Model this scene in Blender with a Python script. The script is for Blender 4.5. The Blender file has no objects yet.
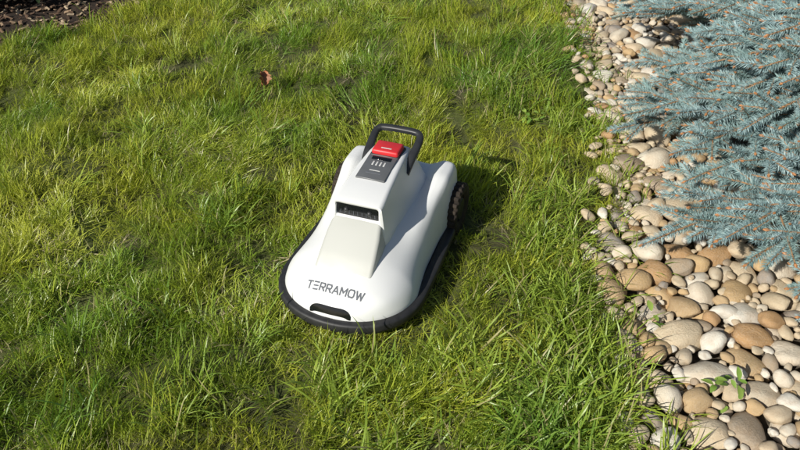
import bpy, bmesh, math, random
import numpy as np
from mathutils import Vector, Matrix, Quaternion, Euler, noise
random.seed(7); R=random.random
def U(a,b): return a+(b-a)*random.random()
scene=bpy.context.scene
scene.view_settings.view_transform='Standard'
scene.view_settings.look='None'
scene.view_settings.exposure=0

# ------------------------------------------------------------ helpers
def link(o,parent=None):
    scene.collection.objects.link(o)
    if parent is not None: o.parent=parent
    return o
def mesh_obj(name,verts,faces,mat=None,parent=None,smooth=True,link_it=True,angle=None):
    m=bpy.data.meshes.new(name); m.from_pydata(verts,[],faces); m.update()
    if mat: m.materials.append(mat)
    if smooth: m.shade_smooth()
    if angle: m.set_sharp_from_angle(angle=math.radians(angle))
    o=bpy.data.objects.new(name,m)
    if link_it: link(o,parent)
    return o
def empty(name,loc=(0,0,0),rotz=0):
    e=bpy.data.objects.new(name,None); e.empty_display_size=.1
    e.location=loc; e.rotation_euler=(0,0,rotz); link(e); return e
class NT:
    def __init__(s,name):
        s.mat=bpy.data.materials.new(name); s.mat.use_nodes=True
        s.t=s.mat.node_tree; s.n=s.t.nodes; s.b=s.n['Principled BSDF']; s.out=s.n['Material Output']
    def add(s,typ,**kw):
        n=s.n.new(typ)
        for k,v in kw.items(): setattr(n,k,v)
        return n
    def l(s,a,b): s.t.links.new(a,b)
    def ramp(s,stops,interp='LINEAR'):
        n=s.n.new('ShaderNodeValToRGB'); cr=n.color_ramp; cr.interpolation=interp
        while len(cr.elements)<len(stops): cr.elements.new(.5)
        for e,(p,c) in zip(cr.elements,stops):
            e.position=p; e.color=(*c,1)
        return n
    def mix(s,fac,a,b,blend='MIX'):
        n=s.n.new('ShaderNodeMix'); n.data_type='RGBA'; n.blend_type=blend
        for v,i in ((fac,0),(a,6),(b,7)):
            if hasattr(v,'links'): s.l(v,n.inputs[i])
            elif i==0: n.inputs[0].default_value=v
            else: n.inputs[i].default_value=(*v,1)
        return n.outputs[2]
    def noise(s,scale,detail=3,vec=None,rough=.5):
        n=s.n.new('ShaderNodeTexNoise'); n.inputs['Scale'].default_value=scale
        n.inputs['Detail'].default_value=detail; n.inputs['Roughness'].default_value=rough
        if vec is not None: s.l(vec,n.inputs['Vector'])
        return n.outputs['Fac']
    def maprange(s,v,a,b,c=0,d=1):
        n=s.n.new('ShaderNodeMapRange'); s.l(v,n.inputs[0])
        for i,x in enumerate((a,b,c,d)): n.inputs[1+i].default_value=x
        return n.outputs[0]
    def attr(s,name): return s.add('ShaderNodeAttribute',attribute_name=name).outputs['Fac']
    def bump(s,h,strength=.3,dist=.01):
        n=s.n.new('ShaderNodeBump'); n.inputs['Strength'].default_value=strength
        n.inputs['Distance'].default_value=dist; s.l(h,n.inputs['Height']); s.l(n.outputs[0],s.b.inputs['Normal'])
    def geo(s): return s.n.new('ShaderNodeNewGeometry').outputs['Position']
def simple(name,col,rough=.5,noise_amt=.12,scale=30,metal=0,bump=0,spec=.5):
    m=NT(name); f=m.noise(scale,4,m.n.new('ShaderNodeTexCoord').outputs['Object'])
    c=m.mix(m.maprange(f,.3,.7),tuple(x*(1-noise_amt) for x in col),tuple(min(1,x*(1+noise_amt)) for x in col))
    m.l(c,m.b.inputs['Base Color']); m.b.inputs['Roughness'].default_value=rough
    m.b.inputs['Metallic'].default_value=metal; m.b.inputs['Specular IOR Level'].default_value=spec
    if bump: m.bump(f,bump,.002)
    return m.mat

# ------------------------------------------------------------ world / sun / camera
SUN_EL=math.radians(33); sh=Vector((.71,.70,0)).normalized()
to_sun=Vector((-sh.x*math.cos(SUN_EL),-sh.y*math.cos(SUN_EL),math.sin(SUN_EL)))
w=bpy.data.worlds.new("World"); scene.world=w; w.use_nodes=True
sky=w.node_tree.nodes.new('ShaderNodeTexSky'); sky.sky_type='NISHITA'; sky.sun_disc=False
sky.sun_elevation=SUN_EL; sky.sun_rotation=math.atan2(to_sun.x,to_sun.y)%(2*math.pi)
bg=w.node_tree.nodes['Background']; bg.inputs['Strength'].default_value=.066
w.node_tree.links.new(sky.outputs[0],bg.inputs['Color'])
sd=bpy.data.lights.new("sun","SUN"); sd.energy=5; sd.angle=math.radians(.5); sd.color=(1,.965,.88)
so=bpy.data.objects.new("sun",sd); so.location=(-4,-4,5); so.rotation_euler=to_sun.to_track_quat('Z','Y').to_euler(); link(so)
cd=bpy.data.cameras.new("camera"); cd.lens=32.4; cd.sensor_width=36; cd.clip_end=500; cd.clip_start=.02
co=bpy.data.objects.new("camera",cd); co.location=(0,0,1.25); co.rotation_euler=(math.radians(90-37),0,0); link(co)
scene.camera=co

# ------------------------------------------------------------ terrain functions
EY=[-3,.5,.9,1.15,1.46,1.66,2.0,2.44,3.0,3.5,5,9]; EX=[.58,.53,.50,.53,.53,.60,.69,.735,.775,.79,.86,1.0]
def edge(y): return float(np.interp(y,EY,EX))+.03*noise.noise(Vector((y*7,3.1,0)))
def bed_d(x,y):   # >0 inside mulch bed
    nx,ny=-.756,.655
    return (x+1.7)*nx+(y-2.93)*ny+.06*noise.noise(Vector((x*4,y*4,9)))
def _gz(x,y):
    if abs(x)>8 or y>12 or y<-8: return 0.0
    z=.034*noise.noise(Vector((x*3.1,y*3.1,0)))+.020*noise.noise(Vector((x*8,y*8,4)))
    if x>edge(y): z=-.035+.25*z
    return z
MO=Vector((-.166,1.216,.012)); YAW=math.radians(19.5)
ax=Vector((math.sin(YAW),math.cos(YAW))); lt=Vector((math.cos(YAW),-math.sin(YAW)))
def mcoord(x,y):
    d=Vector((x-MO.x,y-MO.y)); return d.dot(ax),d.dot(lt)
def ground_z(x,y):
    z=_gz(x,y); s,l=mcoord(x,y)
    d=max(-.0,max(-s,s-.6,abs(l)-.18)); k=min(1,max(0,d/.25))
    return z*k-.004*(1-k)

def axis(lo,hi,step,far):
    a=list(np.arange(lo,hi+1e-6,step)); d=step; v=hi
    up=[]
    while v<far: d*=1.35; v+=d; up.append(v)
    d=step; v=lo; dn=[]
    while v>-far: d*=1.35; v-=d; dn.append(v)
    return dn[::-1]+a+up
xs=axis(-3,3,.04,150); ys=axis(0,5,.04,150)
gv=[(x,y,ground_z(x,y)) for y in ys for x in xs]; nx=len(xs)
gf=[(j*nx+i,j*nx+i+1,(j+1)*nx+i+1,(j+1)*nx+i) for j in range(len(ys)-1) for i in range(nx-1)]
g=NT("soil_and_thatch")
zone=g.attr('zone')
p=g.geo()
n1=g.noise(60,6,p,.7); n2=g.noise(5,3,p)
soil=g.mix(g.maprange(n1,.3,.7),(.030,.028,.011),(.10,.092,.036))
grs=g.mix(g.maprange(n1,.3,.7),(.050,.065,.013),(.15,.18,.04))
far=g.mix(g.maprange(n2,.35,.65),soil,grs)
bedc=g.mix(g.maprange(n1,.3,.7),(.05,.04,.03),(.16,.13,.09))
mul=g.mix(g.maprange(n1,.3,.7),(.015,.010,.007),(.07,.042,.025))
c1=g.mix(g.maprange(zone,.5,1),far,bedc)
c2=g.mix(g.maprange(zone,-.1,-.9),c1,mul)
g.l(c2,g.b.inputs['Base Color']); g.b.inputs['Roughness'].default_value=.95; g.bump(n1,.8,.01)
ground=mesh_obj("ground",gv,gf,g.mat)
za=ground.data.attributes.new('zone','FLOAT','POINT')
zv=[]
for (x,y,z) in gv:
    v=0
    if x>edge(y) and x<3.6 and y<6: v=1
    elif bed_d(x,y)>0 and y<9: v=-1
    zv.append(v)
za.data.foreach_set('value',zv)

# ------------------------------------------------------------ scatter via geometry nodes
def proto_collection(name,objs):
    c=bpy.data.collections.new(name)
    for i,o in enumerate(objs):
        o.name=f"{name}_{i:02d}"; c.objects.link(o)
    return c
def scatter(name,pts,rots,scls,idx,coll,parent=None,hue=None,realize=False):
    m=bpy.data.meshes.new(name); m.from_pydata(pts,[],[])
    a=m.attributes.new('rot','FLOAT_VECTOR','POINT'); a.data.foreach_set('vector',np.array(rots,dtype=np.float32).ravel())
    a=m.attributes.new('scl','FLOAT_VECTOR','POINT'); a.data.foreach_set('vector',np.array(scls,dtype=np.float32).ravel())
    a=m.attributes.new('idx','INT','POINT'); a.data.foreach_set('value',np.array(idx,dtype=np.int32))
    if hue is not None:
        a=m.attributes.new('hue','FLOAT','POINT'); a.data.foreach_set('value',np.array(hue,dtype=np.float32))
    o=bpy.data.objects.new(name,m); link(o,parent)
    t=bpy.data.node_groups.new(name+"_nodes",'GeometryNodeTree')
    t.interface.new_socket('Geometry',in_out='INPUT',socket_type='NodeSocketGeometry')
    t.interface.new_socket('Geometry',in_out='OUTPUT',socket_type='NodeSocketGeometry')
    N=t.nodes; gi=N.new('NodeGroupInput'); go=N.new('NodeGroupOutput')
    ip=N.new('GeometryNodeInstanceOnPoints'); ci=N.new('GeometryNodeCollectionInfo')
    ci.inputs['Collection'].default_value=coll; ci.inputs['Separate Children'].default_value=True; ci.inputs['Reset Children'].default_value=True
    def na(nm,ty):
        n=N.new('GeometryNodeInputNamedAttribute'); n.data_type=ty; n.inputs['Name'].default_value=nm; return n.outputs['Attribute']
    L=t.links.new
    L(gi.outputs[0],ip.inputs['Points']); L(ci.outputs[0],ip.inputs['Instance'])
    ip.inputs['Pick Instance'].default_value=True
    L(na('idx','INT'),ip.inputs['Instance Index']); L(na('rot','FLOAT_VECTOR'),ip.inputs['Rotation']); L(na('scl','FLOAT_VECTOR'),ip.inputs['Scale'])
    if realize:
        rz=N.new('GeometryNodeRealizeInstances'); L(ip.outputs[0],rz.inputs[0]); L(rz.outputs[0],go.inputs[0])
    else: L(ip.outputs[0],go.inputs[0])
    md=o.modifiers.new('scatter','NODES'); md.node_group=t
    return o

# ------------------------------------------------------------ grass
def grass_mat(name,green,yellow,pale):
    m=NT(name)
    t=m.attr('t'); r=m.attr('rnd'); hu=m.attr('hue')
    c=m.mix(hu,green,yellow)
    c=m.mix(m.maprange(r,0,1,0,.45),c,tuple(x*.5 for x in green))
    c=m.mix(m.maprange(t,.0,.45,.75,0),c,pale)
    c=m.mix(m.maprange(r,.93,.94,0,.8),c,(.48,.40,.21))
    m.l(c,m.b.inputs['Base Color']); m.b.inputs['Roughness'].default_value=.38
    m.b.inputs['Specular IOR Level'].default_value=.5
    tr=m.add('ShaderNodeBsdfTranslucent'); m.l(m.mix(.5,c,(.42,.54,.02),'MIX'),tr.inputs['Color'])
    ms=m.add('ShaderNodeMixShader'); ms.inputs[0].default_value=.30
    m.l(m.b.outputs[0],ms.inputs[1]); m.l(tr.outputs[0],ms.inputs[2]); m.l(ms.outputs[0],m.out.inputs['Surface'])
    return m.mat
GM=grass_mat("lawn_grass_blades",(.185,.330,.028),(.62,.64,.075),(.42,.43,.14))
GL=grass_mat("long_grass_blades",(.165,.320,.045),(.43,.53,.070),(.40,.47,.17))
GD=simple("dry_straw",(.55,.46,.28),.7,.3,60)
def blades(n,rad,h0,h1,wd,lean0,lean1,droop,mat,seg=3):
    V=[];F=[];T=[];Q=[]
    for _ in range(n):
        a=U(0,2*math.pi); rr=rad*math.sqrt(R()); x=rr*math.cos(a); y=rr*math.sin(a)
        az=U(0,2*math.pi); d=Vector((math.cos(az),math.sin(az),0)); s=Vector((-d.y,d.x,0))
        s=(s+Vector((0,0,U(-.5,.5)))+d*U(-.4,.4)).normalized()
        h=U(h0,h1); th=U(lean0,lean1); dr=U(.3,1)*droop; w=wd*U(.7,1.2); rn=R()
        p=Vector((x,y,-.008)); b=len(V)
        for k in range(seg+1):
            f=k/seg; ww=w*(1-.25*f)
            if k==0: ww=w*.7
            if k==seg: V.append(p.copy()); T.append(1); Q.append(rn)
            else: V.append(p-s*ww/2); V.append(p+s*ww/2); T+= [f,f]; Q+=[rn,rn]
            ang=th+dr*f*f*1.3
            p=p+(d*math.sin(ang)+Vector((0,0,math.cos(ang))))*h/seg
        for k in range(seg-1): F.append((b+2*k,b+2*k+1,b+2*k+3,b+2*k+2))
        F.append((b+2*seg-2,b+2*seg-1,b+2*seg))
    o=mesh_obj("tuft",V,F,mat,link_it=False)
    at=o.data.attributes.new('t','FLOAT','POINT'); at.data.foreach_set('value',T)
    at=o.data.attributes.new('rnd','FLOAT','POINT'); at.data.foreach_set('value',Q)
    return o
protos=[]
for i in range(5): protos.append(blades(48,.036,.032,.070,.0019,.35,1.2,1.3,GM))      #0-4 fine
for i in range(4): protos.append(blades(26,.032,.045,.090,.0028,.2,1.0,1.3,GM))       #5-8 medium
for i in range(4): protos.append(blades(14,.022,.08,.150,.0040,.15,.85,1.4,GL,5))       #9-12 long
for i in range(2): protos.append(blades(26,.040,.03,.065,.0016,.9,1.5,.5,GD,2))      #13-14 dry
GC=proto_collection("grass_tuft",protos)
def newbuf():
    global P,RO,SC,ID,HU
    P=[];RO=[];SC=[];ID=[];HU=[]
newbuf()
def put(x,y,z,idx,s,tx,ty,sz=None):
    lean=Vector((tx,ty,1)).normalized(); q=Vector((0,0,1)).rotation_difference(lean)@Quaternion((0,0,1),U(0,6.283))
    P.append((x,y,z)); RO.append(tuple(q.to_euler())); SC.append((s,s,sz or s)); ID.append(idx)
    h=.55+.6*noise.noise(Vector((x*1.3,y*1.3,60)))*1.4+.6*noise.noise(Vector((x*5,y*5,80)))+U(-.22,.25)
    HU.append(min(1,max(0,h)))
def lean(x,y):
    return (.6*noise.noise(Vector((x*2.6,y*2.6,20)))*1.8+.12, .6*noise.noise(Vector((x*2.6,y*2.6,40)))*1.8+.08)
def lawn(x0,x1,y0,y1,dens,big=1,skip=None):
    n=int((x1-x0)*(y1-y0)*dens)
    for _ in range(n):
        x=U(x0,x1);y=U(y0,y1)
        if skip and skip(x,y): continue
        if y>2.3 and big==1:
            if R()<.2: continue
        e=edge(y)
        if x>e+.02: continue
        if big==1 and abs(x)>(y*.60+.75): continue
        bd=bed_d(x,y)
        if bd>0 and bd<1.6: continue
        s,l=mcoord(x,y)
        near=1
        if -.03<s<.64 and abs(l)<.24:
            if .0<s<.6 and abs(l)<.165*min(1,(max(s,0)/.12)**.5): continue
            if abs(l)<.19 and s>.4 and s<.62: continue
            near=.62
        elif .1<s<.85 and .2<l<.5: near=.78
        cl=noise.noise(Vector((x*6.5,y*6.5,1)))
        cl2=noise.noise(Vector((x*2.2,y*2.2,7)))
        if cl+.25*cl2<-.30 and R()<.65: continue
        hs=(1+1.2*cl+.35*cl2)*U(.75,1.2)*near
        hs=max(.42,hs)
        tx,ty=lean(x,y)
        r=R()
        ed=e-x
        longp=.03+ (.16 if ed<.2 else (.09 if ed<.4 else 0)) + (.06 if y<1.25 and x>-.3 else 0)
        if near<.7: longp=.0
        if ed<.06: hs*=.75
        if r<longp: idx=random.randint(9,12); hs*=.85
        elif r<longp+.08: idx=random.randint(13,14); hs=1
        elif r<longp+.32: idx=random.randint(5,8)
        else: idx=random.randint(0,4)
        put(x,y,ground_z(x,y),idx,(.85+.3*R())*big,tx+U(-.2,.2),ty+U(-.2,.2),hs*big)
def innear(x,y): return -2.9<x<1 and .6<y<4.1
lawn(-2.9,.95,.6,4.1,1150)
lawn(-6,1,-1.5,8,90,2.0,innear)
def clump(cx,cy,n,rad,sc=1):
    for _ in range(n):
        a=U(0,6.28);rr=rad*math.sqrt(R()); x=cx+rr*math.cos(a);y=cy+rr*math.sin(a)
        put(x,y,ground_z(x,y),random.randint(9,12),U(.8,1.1)*sc,U(-.4,.4),U(-.4,.4),U(.7,1.05)*sc)
clump(-.50,1.68,22,.09,.8)
for c in [(.40,1.05,22,.10,1),(.36,1.30,20,.09,1),(.43,1.33,14,.06,.9),(.28,.98,22,.10,.95),(.12,1.10,14,.09,.9),(-.10,1.06,16,.10,.9),
          (.40,.90,16,.08,.9),(.50,1.75,14,.06,.9),(.58,2.2,12,.06,.9),(-.45,.98,10,.1,.8),(.42,1.55,16,.08,.9),(.30,2.55,12,.1,.8),(.5,2.7,14,.1,.9),(.60,3.0,14,.1,.9),(.48,1.18,12,.06,.9)]:
    clump(*c)
for _ in range(70):
    y=U(.8,3.4); x=edge(y)+abs(random.gauss(0,.05)); put(x,y,-.02,random.choice([5,6,9,10,11]),U(.7,1),U(-.5,.3),U(-.4,.4),U(.6,.9))
scatter("lawn_grass",P,RO,SC,ID,GC,hue=HU,realize=True)

# ------------------------------------------------------------ river stones
sm=NT("river_stone")
oi=sm.add('ShaderNodeObjectInfo'); tc=sm.add('ShaderNodeTexCoord')
vm=sm.add('ShaderNodeVectorMath',operation='MULTIPLY_ADD'); sm.l(oi.outputs['Random'],vm.inputs[0]); vm.inputs[1].default_value=(37,19,53); sm.l(tc.outputs['Object'],vm.inputs[2])
rp=sm.ramp([(0,(.64,.53,.37)),(.15,(.52,.37,.20)),(.25,(.72,.65,.53)),(.38,(.38,.31,.23)),(.45,(.58,.40,.20)),(.55,(.66,.54,.38)),(.67,(.32,.29,.26)),(.72,(.78,.74,.65)),(.84,(.46,.27,.12)),(.90,(.56,.48,.36))],'CONSTANT')
sm.l(oi.outputs['Random'],rp.inputs[0])
nA=sm.noise(1.3,6,vm.outputs[0],.6); nB=sm.noise(9,6,vm.outputs[0],.7)
c=sm.mix(sm.maprange(nA,.35,.7,0,.45),rp.outputs[0],(.42,.27,.14))
c=sm.mix(sm.maprange(nB,.45,.8,0,.4),c,(.68,.60,.48))
c=sm.mix(sm.maprange(nB,.2,.42,.5,0),c,(.15,.12,.08))
sm.l(c,sm.b.inputs['Base Color']); sm.b.inputs['Roughness'].default_value=.6; sm.b.inputs['Specular IOR Level'].default_value=.4
sm.bump(nB,.4,.03)
st=[]
for i in range(12):
    bm=bmesh.new(); bmesh.ops.create_icosphere(bm,subdivisions=3,radius=1)
    off=Vector((i*7.3,i*3.1,0)); sx=U(.95,1.35); sy=U(.75,.95); sz=U(.48,.68)
    for v in bm.verts:
        c0=v.co.copy(); k=1+.34*noise.noise(c0*.9+off)+.09*noise.noise(c0*2.5+off)
        v.co=Vector((c0.x*sx,c0.y*sy,c0.z*sz))*k
    me=bpy.data.meshes.new("stone"); bm.to_mesh(me); bm.free(); me.shade_smooth(); me.materials.append(sm.mat)
    st.append(bpy.data.objects.new("stone",me))
SCN=proto_collection("river_stone",st)
TR=Vector((1.9,2.0))
cell={}; CS=.10
def near_st(x,y):
    i,j=int(x//CS),int(y//CS)
    for a in (i-1,i,i+1):
        for b in (j-1,j,j+1):
            for q in cell.get((a,b),()): yield q
newbuf()
def drop(x,y,r):
    z=-.035+r*.55
    for (X,Y,Z,r2) in near_st(x,y):
        d2=(X-x)**2+(Y-y)**2; rs=(r+r2)*.93
        if d2<rs*rs: z=max(z,Z+.62*math.sqrt(rs*rs-d2))
    return z
def place_stone(x,y,r,z):
    cell.setdefault((int(x//CS),int(y//CS)),[]).append((x,y,z,r))
    P.append((x,y,z)); RO.append((U(-.35,.35),U(-.35,.35),U(0,6.28))); SC.append((r,r,r*U(.9,1.2))); ID.append(random.randint(0,11))
for n,r0,r1,zm in ((2200,.029,.049,-.001),(4500,.015,.028,.004),(6500,.008,.015,.006)):
    for _ in range(n):
        r=U(r0,r1); best=None
        for k in range(7):
            y=U(.35,4.6); x=edge(y)+ (U(0,1.0) if R()<.85 else U(0,1.9))
            if r0>.02 and R()<.4 and y>1.7: continue
            if (Vector((x,y))-TR).length<.85 : continue
            z=drop(x,y,r)
            if best is None or z<best[2]: best=(x,y,z)
        if best and best[2]<zm+r*.25: place_stone(best[0],best[1],r,best[2])
for _ in range(90):
    y=U(.8,3.4); x=edge(y)-abs(random.gauss(0,.035)); r=U(.009,.022); place_stone(x,y,r,ground_z(x,y)+r*.5+.012)
scatter("river_stones",P,RO,SC,ID,SCN)

# ------------------------------------------------------------ blue spruce
nm=NT("spruce_needles")
r=nm.attr('rnd'); hu=nm.attr('hue')
c=nm.mix(r,(.17,.28,.31),(.50,.65,.66)); c=nm.mix(nm.maprange(hu,0,1,0,.55),c,(.19,.31,.27))
nm.l(c,nm.b.inputs['Base Color']); nm.b.inputs['Roughness'].default_value=.5; nm.b.inputs['Specular IOR Level'].default_value=.35
wood=simple("spruce_bark",(.34,.18,.08),.8,.35,80,bump=.5)
bud=simple("spruce_bud",(.44,.20,.08),.6,.35,200)
def shoot(L,n,nl,withbud=True):
    V=[];F=[];M=[];Q=[]
    for k in range(2):
        for j in range(4):
            a=j*math.pi/2; rr=.0034*(1-.4*k); V.append(Vector((rr*math.cos(a),L*k,rr*math.sin(a)))); Q.append(.5)
    for j in range(4): F.append((j,(j+1)%4,4+(j+1)%4,4+j)); M.append(1)
    for i in range(n):
        f=(i+R())/n; y=L*f; a=i*2.4+U(-.3,.3)
        rad=Vector((math.cos(a),0,math.sin(a))); rad.z+=.25; rad.normalize()
        fw=U(.35,.9)+ .8*f**4
        d=(rad+Vector((0,fw,0))).normalized(); ln=nl*U(.75,1.1)*(1-.25*f**3)
        s=d.cross(Vector((U(-1,1),U(-1,1),U(-1,1)))).normalized()*.0014
        p=Vector((0,y,0))+d*.001; b=len(V)
        V+= [p-s,p+s,p+d*ln]; rn=R(); Q+=[rn]*3
        F.append((b,b+1,b+2)); M.append(0)
    if withbud:
        b=len(V); y0=L-.001
        for (yy,r2) in ((y0,.0028),(y0+.005,.0044),(y0+.013,.0015)):
            for j in range(5):
                a=j*2*math.pi/5; V.append(Vector((r2*math.cos(a),yy,r2*math.sin(a)))); Q.append(.5)
        for k in range(2):
            for j in range(5): F.append((b+5*k+j,b+5*k+(j+1)%5,b+5*k+5+(j+1)%5,b+5*k+5+j)); M.append(2)
        F.append(tuple(b+10+j for j in range(5))); M.append(2)
    o=mesh_obj("shoot",V,F,nm.mat,link_it=False,smooth=False)
    o.data.materials.append(wood); o.data.materials.append(bud)
    o.data.polygons.foreach_set('material_index',M)
    at=o.data.attributes.new('rnd','FLOAT','POINT'); at.data.foreach_set('value',Q)
    return o
sp=[shoot(.085,190,.022) for _ in range(3)]+[shoot(.110,230,.023) for _ in range(2)]+[shoot(.10,215,.022,False) for _ in range(3)]
SPC=proto_collection("spruce_shoot",sp)
spruce=empty("blue_spruce",(TR.x,TR.y,0))
newbuf(); BV=[];BF=[]
def tube(pts,r0,r1,n=5):
    b=len(BV)
    for i,p in enumerate(pts):
        d=(pts[min(i+1,len(pts)-1)]-pts[max(i-1,0)]).normalized(); a=d.orthogonal().normalized(); c=d.cross(a)
        r=r0+(r1-r0)*i/(len(pts)-1)
        for j in range(n): t=j*2*math.pi/n; BV.append(p+a*r*math.cos(t)+c*r*math.sin(t))
    for i in range(len(pts)-1):
        for j in range(n): BF.append((b+i*n+j,b+i*n+(j+1)%n,b+(i+1)*n+(j+1)%n,b+(i+1)*n+j))
def add_shoot(p,d,s,last=True):
    q=Vector((0,1,0)).rotation_difference(d.normalized()); q=q@Quaternion((0,1,0),U(0,6.28))
    P.append(tuple(p)); RO.append(tuple(q.to_euler())); SC.append((s,s,s)); ID.append(random.randint(0,5) if last else random.randint(5,7)); HU.append(R())
def chain(p,d,L,droop):
    pts=[p.copy()]; t=0; step=.088
    while t<L:
        d=(d+Vector((U(-.12,.12),U(-.12,.12),U(-.08,.08)+droop))).normalized()
        last=t+step>=L
        add_shoot(p,d,U(.9,1.1),last)
        up=Vector((0,0,1)); sd=d.cross(up).normalized()
        if t>.02:
            for sg in (-1,1):
                if R()<.85:
                    dd=(d*.75+sd*sg*U(.55,.9)+up*U(-.05,.35)).normalized()
                    add_shoot(p,dd,U(.65,1.0),R()<.7)
        p=p+d*step; pts.append(p.copy()); t+=step
    tube(pts,.0042,.002,4)
tube([Vector((0,0,-.05)),Vector((.01,.0,.3)),Vector((0,.02,.6)),Vector((0,0,1.0))],.04,.01,8)
AZ=[0,100,125,138,155,170,185,203,216,225,245,270,360]; RA=[1.15,1.25,1.33,1.33,1.14,1.06,1.18,1.32,1.33,1.29,1.22,1.1,1.1]
NB=175
for bI in range(NB):
    if bI%10<7: az=math.radians(112+138*((bI*.618034)%1)); f=((bI*.7548)%1)
    else: az=math.radians(250+222*((bI*.618034)%1)); f=((bI*.7548)%1)
    z0=.05+.90*f**1.1
    az+=U(-.05,.05)
    d=Vector((math.cos(az),math.sin(az),0))
    Rm=float(np.interp(math.degrees(az)%360,AZ,RA))+U(-.09,.05)
    Lb=max(.25,Rm*(1-f**1.6*.72))
    n=14; tip=.10+.62*f; pts=[Vector((0,0,z0))]
    side=Vector((-d.y,d.x,0)); bend=U(-.25,.25)
    for i in range(1,n+1):
        t=i/n
        zz=z0+(tip-z0)*t+ .14*math.sin(math.pi*t)*(1-f*.5)+.04*t**4
        pts.append(d*Lb*t+side*bend*t*t*Lb*.5+Vector((0,0,max(.05,zz))))
    tube(pts,.012,.0035,5)
    s=0.40*Lb; sgn=1
    while s<Lb:
        t=s/Lb; i=min(n-1,int(t*n)); q=pts[i].lerp(pts[i+1],t*n-i); dd=(pts[i+1]-pts[i]).normalized()
        ln=min(.26,.06+.45*(Lb-s))*U(.7,1.15)
        sdv=dd.cross(Vector((0,0,1))).normalized()*sgn
        chain(q,(dd*.75+sdv*.75+Vector((0,0,U(-.05,.35)))).normalized(),ln,-.01)
        if t>.45 and R()<.8: add_shoot(q,(dd+Vector((U(-.3,.3),U(-.3,.3),U(.4,1)))).normalized(),U(.7,1))
        add_shoot(q,dd,1,False)
        s+=.062; sgn*=-1
    chain(pts[-1],(pts[-1]-pts[-2]).normalized(),.08,.02)
mesh_obj("spruce_branches",BV,BF,wood,spruce)
scatter("spruce_needle_shoots",P,RO,SC,ID,SPC,spruce,hue=HU,realize=True)

# ------------------------------------------------------------ mulch bed + shrub + leaf
bk=NT("bark_chip"); oi=bk.add('ShaderNodeObjectInfo')
rp=bk.ramp([(0,(.06,.035,.022)),(.4,(.17,.10,.06)),(.75,(.30,.21,.13)),(1,(.46,.36,.24))]); bk.l(oi.outputs['Random'],rp.inputs[0]); bk.l(rp.outputs[0],bk.b.inputs['Base Color']); bk.b.inputs['Roughness'].default_value=.9
ch=[]
for i in range(5):
    bm=bmesh.new(); bmesh.ops.create_cube(bm,size=1)
    bmesh.ops.subdivide_edges(bm,edges=bm.edges[:],cuts=2)
    for v in bm.verts:
        c0=v.co.copy(); v.co=Vector((c0.x*(.8+.3*i/4),c0.y*.35,c0.z*.12))*(1-.3*abs(c0.x))+Vector((0,.12*c0.x*c0.x,.1*c0.x*c0.x))+noise.noise_vector(c0*3+Vector((i*5,0,0)))*.06
    me=bpy.data.meshes.new("chip"); bm.to_mesh(me); bm.free(); me.materials.append(bk.mat); ch.append(bpy.data.objects.new("chip",me))
CH=proto_collection("bark_chip",ch)
newbuf()
for _ in range(8000):
    x=U(-4,-.8);y=U(2.6,5)
    bd=bed_d(x,y)
    if bd<-.04 or bd>1.3: continue
    P.append((x,y,ground_z(x,y)+U(0,.012))); RO.append((U(-.5,.5),U(-.4,.4),U(0,6.28))); s=U(.012,.045); SC.append((s,s,s)); ID.append(random.randint(0,4))
scatter("bark_mulch",P,RO,SC,ID,CH)
lm=NT("shrub_leaf"); oi=lm.add('ShaderNodeObjectInfo'); c=lm.mix(oi.outputs['Random'],(.012,.030,.008),(.045,.075,.02)); lm.l(c,lm.b.inputs['Base Color']); lm.b.inputs['Roughness'].default_value=.6
def leafmesh(L,W,mat,curl=.2):
    V=[];F=[]
    for i in range(6):
        t=i/5; ww=W*math.sin(math.pi*min(1,t*.92+.04))**.8
        z=-curl*L*t*t
        V+=[(-ww/2,L*t,z+.12*ww),(0,L*t,z),(ww/2,L*t,z+.12*ww)]
    for i in range(5):
        F+=[(3*i,3*i+1,3*i+4,3*i+3),(3*i+1,3*i+2,3*i+5,3*i+4)]
    return mesh_obj("leaf",V,F,mat,link_it=False)
LC=proto_collection("shrub_leaf",[leafmesh(.04,.02,lm.mat),leafmesh(.05,.022,lm.mat,.35),leafmesh(.03,.018,lm.mat,.1)])
shrub=empty("low_evergreen_shrub",(-1.93,3.73,0)); newbuf(); BV=[];BF=[]
for _ in range(240):
    a=U(0,6.28); r=math.sqrt(R()); top=Vector((math.cos(a)*r*.9,math.sin(a)*r*.48,.34*math.sqrt(max(.02,1-r*r))+U(-.05,.08)+.03))
    b0=Vector((top.x*.25,top.y*.25,-.02)); mid=(b0+top)/2+Vector((0,0,.05))
    tube([b0,mid,top],.005,.0015,4)
    for k in range(32):
        t=U(.35,1); q=(b0.lerp(mid,t*2) if t<.5 else mid.lerp(top,t*2-1))
        P.append(tuple(q)); RO.append((U(-.6,.9),U(-.6,.6),U(0,6.28))); s=U(.7,1.3); SC.append((s,s,s)); ID.append(random.randint(0,2))
shrub.rotation_euler=(0,0,math.radians(49))
mesh_obj("shrub_stems",BV,BF,wood,shrub); scatter("shrub_leaves",P,RO,SC,ID,LC,shrub)
lf=simple("dry_leaf",(.30,.12,.05),.6,.4,60)
V=[];F=[];n=9
for i in range(n):
    for j in range(n):
        u=i/(n-1);v=j/(n-1)*2-1; wd=.022*math.sin(math.pi*(.06+.88*u))**.7*(1+.25*math.sin(u*22))
        V.append((v*wd,.055*u-.027,.018*v*v+.016*math.sin(u*3.1)+.003*math.sin(9*u+5*v)))
for i in range(n-1):
    for j in range(n-1): F.append((i*n+j,i*n+j+1,(i+1)*n+j+1,(i+1)*n+j))
leaf=mesh_obj("fallen_leaf",V,F,lf); leaf.location=(-.52,2.50,.055); leaf.rotation_euler=(.9,.3,.5)
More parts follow.
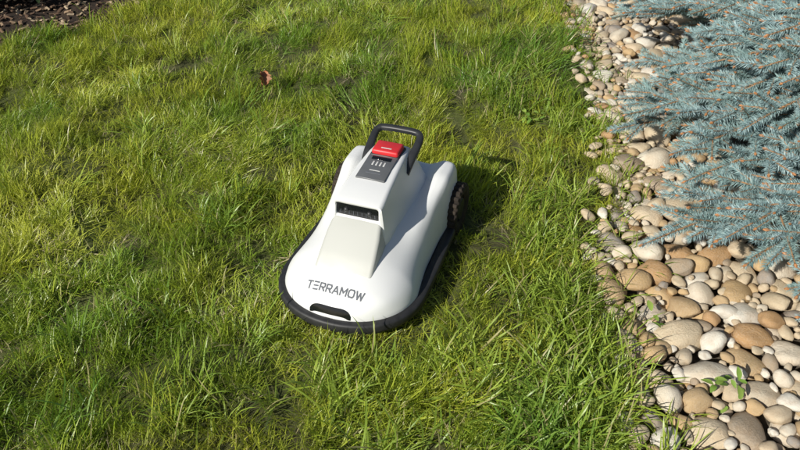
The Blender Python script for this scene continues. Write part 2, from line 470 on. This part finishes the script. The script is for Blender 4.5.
wm=NT("weed_leaf"); oi=wm.add('ShaderNodeObjectInfo'); c=wm.mix(oi.outputs['Random'],(.13,.25,.035),(.26,.36,.07)); wm.l(c,wm.b.inputs['Base Color']); wm.b.inputs['Roughness'].default_value=.5
WC=proto_collection("weed_leaf",[leafmesh(.035,.017,wm.mat,.3),leafmesh(.028,.016,wm.mat,.5)])
newbuf()
for (x,y,n) in [(.70,1.02,8),(.73,1.05,5),(.47,2.25,14),(.52,2.33,14),(.60,2.42,12),(.64,2.35,10),(.55,2.6,12),(.60,1.25,5)]:
    for k in range(n):
        P.append((x+U(-.03,.03),y+U(-.03,.03),U(.0,.045))); RO.append((U(-.1,.9),U(-.3,.3),k*2.4)); s=U(.5,1.0); SC.append((s,s,s)); ID.append(k%2)
scatter("broadleaf_weeds",P,RO,SC,ID,WC)

# ------------------------------------------------------------ robot lawn mower
mw=empty("robot_lawn_mower",tuple(MO),-YAW)
def paint(name,col,rough):
    m=NT(name); tc=m.add('ShaderNodeTexCoord').outputs['Object']
    f=m.noise(7,5,tc,.6); d=m.noise(90,6,tc,.7)
    c=m.mix(m.maprange(f,.35,.75,0,.08),col,tuple(x*.7 for x in col))
    c=m.mix(m.maprange(d,.68,.76,0,.25),c,(.40,.38,.28))
    m.l(c,m.b.inputs['Base Color']); m.l(m.maprange(f,.3,.7,rough-.05,rough+.12),m.b.inputs['Roughness'])
    m.bump(m.noise(900,2,tc),.05,.0005); return m.mat
white=paint("white_plastic",(.78,.785,.775),.36); offw=paint("light_grey_plastic",(.49,.495,.46),.45)
blk=simple("black_rubber",(.022,.022,.023),.55,.3,60,bump=.2); blk2=simple("black_plastic",(.026,.027,.029),.42,.2,40)
dark=simple("dark_glass",(.008,.009,.011),.12,.1); grey=simple("grey_print",(.12,.13,.15),.5,.05)
red=simple("red_plastic",(.62,.03,.035),.4,.06); disp=simple("display_grey",(.12,.125,.13),.3,.08); lite=simple("white_print",(.6,.6,.58),.5,.02)
dirt=simple("muddy_rubber",(.026,.018,.012),.85,.6,40,bump=.6)
SM=.60
def pchip(X,Y,x):
    n=len(X); h=[X[i+1]-X[i] for i in range(n-1)]; d=[(Y[i+1]-Y[i])/h[i] for i in range(n-1)]
    m=[d[0]]+[0 if d[i-1]*d[i]<=0 else 2*d[i-1]*d[i]/(d[i-1]+d[i]) for i in range(1,n-1)]+[d[-1]]
    i=0
    while i<n-2 and x>X[i+1]: i+=1
    t=(x-X[i])/h[i]; t=min(max(t,0),1)
    return (2*t**3-3*t*t+1)*Y[i]+(t**3-2*t*t+t)*h[i]*m[i]+(-2*t**3+3*t*t)*Y[i+1]+(t**3-t*t)*h[i]*m[i+1]
def front(s): return (max(0,1-((.16-s)/.16)**2.3))**(1/2.1)
def Wd(s):
    if s<.14: w_=.172*front(s)
    elif s<.47: w_=pchip([.13,.14,.27,.36,.46,.48],[.172,.172*front(.14),.157,.156,.162,.162],s)
    else:
        t=(s-.47)/(SM-.47); w_=.162*(max(0,1-(.95*t)**4))**.5
    return max(w_,.0005)
def Wb(s):
    return .173*front(s) if s<.16 else .173-.006*max(0,(s-.25)/.2)
SK=[0,.012,.03,.06,.12,.2,.3,.4,.47,.53,.57,.60]
QK=[0,.3,.45,.6,.75,.88,.96,1.0]
ZT=[[.052]*8,
[.076,.076,.075,.073,.070,.065,.058,.052],
[.094,.094,.092,.089,.084,.076,.064,.052],
[.112,.111,.109,.105,.098,.087,.069,.052],
[.134,.132,.128,.120,.108,.090,.070,.050],
[.155,.150,.143,.132,.118,.097,.072,.046],
[.170,.163,.154,.149,.144,.124,.088,.048],
[.176,.170,.163,.165,.176,.170,.128,.060],
[.180,.172,.168,.178,.193,.191,.168,.080],
[.178,.172,.170,.181,.192,.190,.170,.090],
[.15,.148,.147,.150,.158,.155,.14,.085],
[.08]*8]
def shell_z(s,l):
    q=min(1,abs(l)/Wd(s)); col=[pchip(SK,[r_[k] for r_ in ZT],s) for k in range(8)]
    return pchip(QK,col,q)
ss=[SM*.5*(1-math.cos(math.pi*i/90)) for i in range(91)]; ss[0]=.0004; ss[-1]=SM-.0004
nq=45; V=[];F=[]
def qmap(k):
    v=k/(nq-1)*2-1; return math.copysign(1-(1-abs(v))**1.35,v)
for s in ss:
    for k in range(nq):
        q=qmap(k); l=q*Wd(s); V.append((l,s,shell_z(s,l)))
for i in range(len(ss)-1):
    for k in range(nq-1): a=i*nq+k; F.append((a,a+1,a+nq+1,a+nq))
per=[i*nq for i in range(len(ss))]+[(len(ss)-1)*nq+k for k in range(1,nq)]+[i*nq+nq-1 for i in range(len(ss)-2,-1,-1)]+[k for k in range(nq-2,0,-1)]
b=len(V)
for i in per: x,y,z=V[i]; V.append((x*.985,y+ (.002 if y<.1 else 0),.032))
for i in range(len(per)):
    j=(i+1)%len(per); F.append((per[i],b+i,b+j,per[j]))
bmm=mesh_obj("shell",V,F,white,mw)
bm=bmesh.new(); bm.from_mesh(bmm.data); bmesh.ops.recalc_face_normals(bm,faces=bm.faces); bm.to_mesh(bmm.data); bm.free()
bmm.data.set_sharp_from_angle(angle=math.radians(50))
def outline(off,s_end,n=120):
    S=[s_end*(1-math.cos(math.pi/2*i/n)) for i in range(n+1)]
    right=[Vector((Wb(s) if s>0 else 0,s)) for s in S]
    left=[Vector((-p.x,p.y)) for p in right[1:]]
    path=left[::-1]+right
    out=[]
    for i,p_ in enumerate(path):
        d=(path[min(i+1,len(path)-1)]-path[max(i-1,0)]).normalized(); nrm=Vector((d.y,-d.x))
        out.append(p_+nrm*off)
    return out
def sweep(name,path,sec,mat,closed_caps=True):
    V=[];F=[];n=len(sec)
    for i,p_ in enumerate(path):
        d=(path[min(i+1,len(path)-1)]-path[max(i-1,0)]).normalized(); nr=Vector((d.y,-d.x))
        for (a,z) in sec: V.append((p_.x+nr.x*a,p_.y+nr.y*a,z))
    for i in range(len(path)-1):
        for j in range(n): F.append((i*n+j,i*n+(j+1)%n,(i+1)*n+(j+1)%n,(i+1)*n+j))
    F.append(tuple(range(n))); F.append(tuple((len(path)-1)*n+j for j in range(n)))
    return mesh_obj(name,V,F,mat,mw,angle=50)
def rsec(w_,h,zc,pw=3.5,n=20,xo=0):
    o=[]
    for i in range(n):
        a=2*math.pi*i/n; c,s=math.cos(a),math.sin(a)
        o.append((xo+w_/2*math.copysign(abs(c)**(2/pw),c),zc+h/2*math.copysign(abs(s)**(2/pw),s)))
    return o
sweep("bumper",outline(.002,.43),rsec(.030,.026,.036),blk)
sweep("bumper_lower_lip",outline(.000,.43),rsec(.016,.012,.019),blk2)
V=[];F=[]
o1=outline(-.010,.44,60); n=len(o1)
for z in (.012,.040):
    for p_ in o1: V.append((p_.x,p_.y,z))
for i in range(n): j=(i+1)%n; F.append((i,j,n+j,n+i))
F.append(tuple(range(n))); F.append(tuple(range(n,2*n)))
mesh_obj("underbody",V,F,blk2,mw,smooth=False)
def prof(wt,zt,wb,zb,r,crown,n=7):
    pts=[(-wb,zb)]
    for i in range(n+1):
        a=math.pi-(math.pi/2)*i/n; pts.append((-wt+r+r*math.cos(a),zt-r+r*math.sin(a)))
    for i in range(1,6):
        t=i/6; pts.append(((-wt+r)*(1-2*t),zt+crown*math.sin(math.pi*t)))
    for i in range(n+1):
        a=math.pi/2-(math.pi/2)*i/n; pts.append((wt-r+r*math.cos(a),zt-r+r*math.sin(a)))
    pts.append((wb,zb)); return pts
def loft(name,secs,mat,angle=45):
    V=[];F=[]; n=None
    for (s,wt,zt,wb,zb,r,cr) in secs:
        pr=prof(wt,zt,wb,zb,r,cr); n=len(pr)
        for (x,z) in pr: V.append((x,s,z))
    for i in range(len(secs)-1):
        for j in range(n): F.append((i*n+j,i*n+(j+1)%n,(i+1)*n+(j+1)%n,(i+1)*n+j))
    F.append(tuple(range(n))); F.append(tuple((len(secs)-1)*n+j for j in range(n)))
    o=mesh_obj(name,V,F,mat,mw)
    bm=bmesh.new(); bm.from_mesh(o.data); bmesh.ops.recalc_face_normals(bm,faces=bm.faces); bm.to_mesh(o.data); bm.free()
    o.data.shade_smooth(); o.data.set_sharp_from_angle(angle=math.radians(angle)); return o
loft("front_ramp",[(.075,.070,.102,.078,.08,.006,.001),(.090,.073,.124,.082,.08,.008,.002),(.12,.072,.149,.082,.09,.010,.002),(.16,.069,.183,.080,.10,.012,.002),(.184,.065,.201,.077,.11,.012,.002),(.189,.062,.205,.076,.12,.012,.001),(.30,.060,.205,.078,.13,.012,.001)],offw)
hood=loft("hood",[(.188,.057,.240,.073,.12,.010,.001),(.191,.063,.250,.075,.12,.011,.002),(.205,.065,.255,.078,.12,.012,.002),(.26,.061,.261,.080,.12,.011,.002),(.33,.057,.269,.086,.13,.011,.002),(.40,.052,.272,.096,.14,.011,.002),(.45,.050,.268,.098,.15,.014,.002),(.475,.045,.252,.096,.15,.016,.002),(.485,.040,.235,.09,.15,.016,.001)],white)
def box(name,x0,x1,y0,y1,z0,z1,mat,bev=.002,slope=0,link_it=True):
    bm=bmesh.new(); bmesh.ops.create_cube(bm,size=1)
    for v in bm.verts:
        v.co=Vector((x0+(x1-x0)*(v.co.x+.5),y0+(y1-y0)*(v.co.y+.5),z0+(z1-z0)*(v.co.z+.5)))
        v.co.z+=slope*(v.co.y-y0)
    if bev: bmesh.ops.bevel(bm,geom=bm.edges[:],offset=bev,segments=3,affect='EDGES',profile=.5)
    me=bpy.data.meshes.new(name); bm.to_mesh(me); bm.free(); me.materials.append(mat); me.shade_smooth(); me.set_sharp_from_angle(angle=math.radians(40))
    o=bpy.data.objects.new(name,me)
    if link_it: link(o,mw)
    return o
cut=box("cutter",-.056,.056,.17,.232,.2075,.2445,dark,.007,link_it=False)
hood.parent=None
scene.collection.objects.link(cut)
md=hood.modifiers.new('slot','BOOLEAN'); md.operation='DIFFERENCE'; md.object=cut; md.solver='EXACT'
dg=bpy.context.evaluated_depsgraph_get(); dg.update()
nmh=bpy.data.meshes.new_from_object(hood.evaluated_get(dg)); hood.modifiers.clear(); hood.data=nmh; hood.parent=mw
nmh.materials.clear(); nmh.materials.append(white); nmh.polygons.foreach_set('material_index',[0]*len(nmh.polygons))
bpy.data.objects.remove(cut)
box("camera_window",-.0552,.0552,.1945,.224,.2060,.2438,dark,.001)
for lx in (-.030,.030):
    bm=bmesh.new(); bmesh.ops.create_uvsphere(bm,u_segments=20,v_segments=12,radius=.0065)
    me=bpy.data.meshes.new("lens"); bm.to_mesh(me); bm.free(); me.shade_smooth(); me.materials.append(blk2); o=bpy.data.objects.new("camera_lens",me); link(o,mw); o.location=(lx,.1945,.224)
for k in range(9):
    x=-.044+k*.011; box("window_rib",x-.0006,x+.0006,.1930,.196,.212,.222,grey,.0003)
SL=.085
def hz(s): return .2682+SL*(s-.285)
box("display_panel",-.038,.038,.275,.372,hz(.275)-.006,hz(.275)+.001,disp,.0014,SL)
for k in range(4):
    x=-.015+k*.010; box("display_key",x-.0022,x+.0022,.330,.346,hz(.330)-.001,hz(.330)+.0018,lite,.0005,SL)
box("display_label",-.020,.020,.297,.2995,hz(.297)-.001,hz(.297)+.0016,grey,.0003,SL)
box("display_label",-.014,.014,.308,.3105,hz(.308)-.001,hz(.308)+.0016,lite,.0003,SL)
box("display_screen",-.026,.026,.353,.367,hz(.353)-.001,hz(.353)+.0018,dark,.0004,SL)
box("stop_button_base",-.040,.040,.376,.436,.260,.275,blk2,.004)
box("stop_button",-.036,.036,.379,.431,.266,.287,red,.006,.02)
box("stop_button_label",-.014,.014,.392,.396,.286,.2877,lite,.0004,.02)
ctrl=[(-.054,.378,.232),(-.059,.415,.255),(-.062,.45,.268),(-.062,.480,.280),(-.055,.491,.286),(-.042,.495,.288),(0,.496,.289),(.042,.495,.288),(.055,.491,.286),(.062,.480,.280),(.062,.45,.268),(.059,.415,.255),(.054,.378,.232)]
def crom(c,n=6):
    o=[]; c=[Vector(x) for x in c]
    for i in range(len(c)-1):
        p0=c[max(i-1,0)];p1=c[i];p2=c[i+1];p3=c[min(i+2,len(c)-1)]
        for k in range(n):
            t=k/n; o.append(.5*((2*p1)+(-p0+p2)*t+(2*p0-5*p1+4*p2-p3)*t*t+(-p0+3*p1-3*p2+p3)*t**3))
    o.append(c[-1]); return o
hp=crom(ctrl); V=[];F=[];n=14
for i,p_ in enumerate(hp):
    d=(hp[min(i+1,len(hp)-1)]-hp[max(i-1,0)]).normalized()
    nrm=Vector((0,-.45,.9)).normalized(); a=(nrm-d*nrm.dot(d)).normalized(); c_=d.cross(a)
    edge_t=abs(i/(len(hp)-1)-.5)*2; wdt=.0085+.0075*max(0,edge_t-.35)
    for j in range(n):
        t=2*math.pi*j/n; cc_,sn=math.cos(t),math.sin(t)
        V.append(p_+a*.0085*math.copysign(abs(cc_)**.7,cc_)+c_*wdt*math.copysign(abs(sn)**.7,sn))
for i in range(len(hp)-1):
    for j in range(n): F.append((i*n+j,i*n+(j+1)%n,(i+1)*n+(j+1)%n,(i+1)*n+j))
F.append(tuple(range(n))); F.append(tuple((len(hp)-1)*n+j for j in range(n)))
mesh_obj("carry_handle",V,F,blk2,mw,angle=60)
WS,WR=.500,.074
def wheel(name,lc,side):
    V=[];F=[];n=120; w2=.019
    secs=[(-w2*.6,.04),(-w2*.95,.05),(-w2,WR-.014),(-w2,WR-.006),(-w2*.8,1),(w2*.8,1),(w2,WR-.006),(w2,WR-.014),(w2*.95,.05),(w2*.6,.04)]
    for i in range(n):
        a=2*math.pi*i/n; lug=WR if (i%5)<3 else WR-.004
        for (x,r_) in secs:
            r2=lug if r_==1 else r_
            V.append((lc+x,WS+r2*math.cos(a+(.06 if x>0 else 0)),.068+r2*math.sin(a+(.06 if x>0 else 0))))
    m_=len(secs)
    for i in range(n):
        for j in range(m_): F.append((i*m_+j,i*m_+(j+1)%m_,((i+1)%n)*m_+(j+1)%m_,((i+1)%n)*m_+j))
    mesh_obj(name,V,F,dirt,mw,angle=35)
    bm=bmesh.new(); bmesh.ops.create_cone(bm,segments=40,radius1=.045,radius2=.03,depth=.03,cap_ends=True)
    me=bpy.data.meshes.new("hub"); bm.to_mesh(me); bm.free(); me.materials.append(blk2); o=bpy.data.objects.new(name+"_hub",me); link(o,mw)
    o.location=(lc,WS,.068); o.rotation_euler=(0,math.radians(90)*side,0)
wheel("rear_wheel_r",.165,1); wheel("rear_wheel_l",-.165,-1)
box("axle_housing",-.14,.14,.44,.53,.03,.11,blk2,.01)
# lettering built from strokes that follow the shell surface
GLY={'T':[[(0,1),(1,1)],[(.5,1),(.5,0)]],'E':[[(0,1),(.95,1)],[(0,.5),(.9,.5)],[(0,0),(.95,0)]],
'R':[[(0,0),(0,1),(.85,1),(1,.85),(1,.6),(.85,.45),(.15,.45)],[(.5,.45),(1,0)]],
'A':[[(0,0),(.5,1),(1,0)],[(.22,.30),(.78,.30)]],'M':[[(0,0),(0,1),(.5,.35),(1,1),(1,0)]],
'O':[[(.2,0),(.8,0),(1,.2),(1,.8),(.8,1),(.2,1),(0,.8),(0,.2),(.2,0)]],'W':[[(0,1),(.25,0),(.5,.85),(.75,0),(1,1)]]}
LWD={'T':.80,'E':.72,'R':.78,'A':.92,'M':1.0,'O':.92,'W':1.22}
word="TERRAMOW"; gap=.36; tot=sum(LWD[c] for c in word)+gap*(len(word)-1)
H=.0150; KX=.142/tot; V=[];F=[]; x0=-.071; si=0; TH=.0015
for chh in word:
    for st_ in GLY[chh]:
        for a_,b_ in zip(st_[:-1],st_[1:]):
            A=Vector((x0+a_[0]*LWD[chh]*KX,a_[1]*H)); B=Vector((x0+b_[0]*LWD[chh]*KX,b_[1]*H))
            d=(B-A).normalized(); n_=Vector((-d.y,d.x))*TH; A=A-d*TH*.9; B=B+d*TH*.9; si+=1
            b0=len(V)
            for k in range(5):
                q=A.lerp(B,k/4)
                for sg in (-1,1):
                    w_=q+n_*sg; s=.034+w_.y+.35*w_.x*w_.x
                    V.append((w_.x,s-.0005,shell_z(s,w_.x)+.0007+.00006*(si%4)))
            for k in range(4): F.append((b0+2*k,b0+2*k+1,b0+2*k+3,b0+2*k+2))
    x0+=(LWD[chh]+gap)*KX
mesh_obj("lettering",V,F,grey,mw)
V=[];F=[];nu=30;nv=5
for i in range(nu):
    for j in range(nv):
        l=(i/(nu-1)*2-1)*.052; s0=.0025+.9*l*l; s=s0+j/(nv-1)*.009*(1-abs(l/.052)**6*.7)
        V.append((l,s-.0012,shell_z(s,l)+.0012))
for i in range(nu-1):
    for j in range(nv-1): a=i*nv+j; F.append((a,a+nv,a+nv+1,a+1))
mesh_obj("front_grille",V,F,dark,mw)
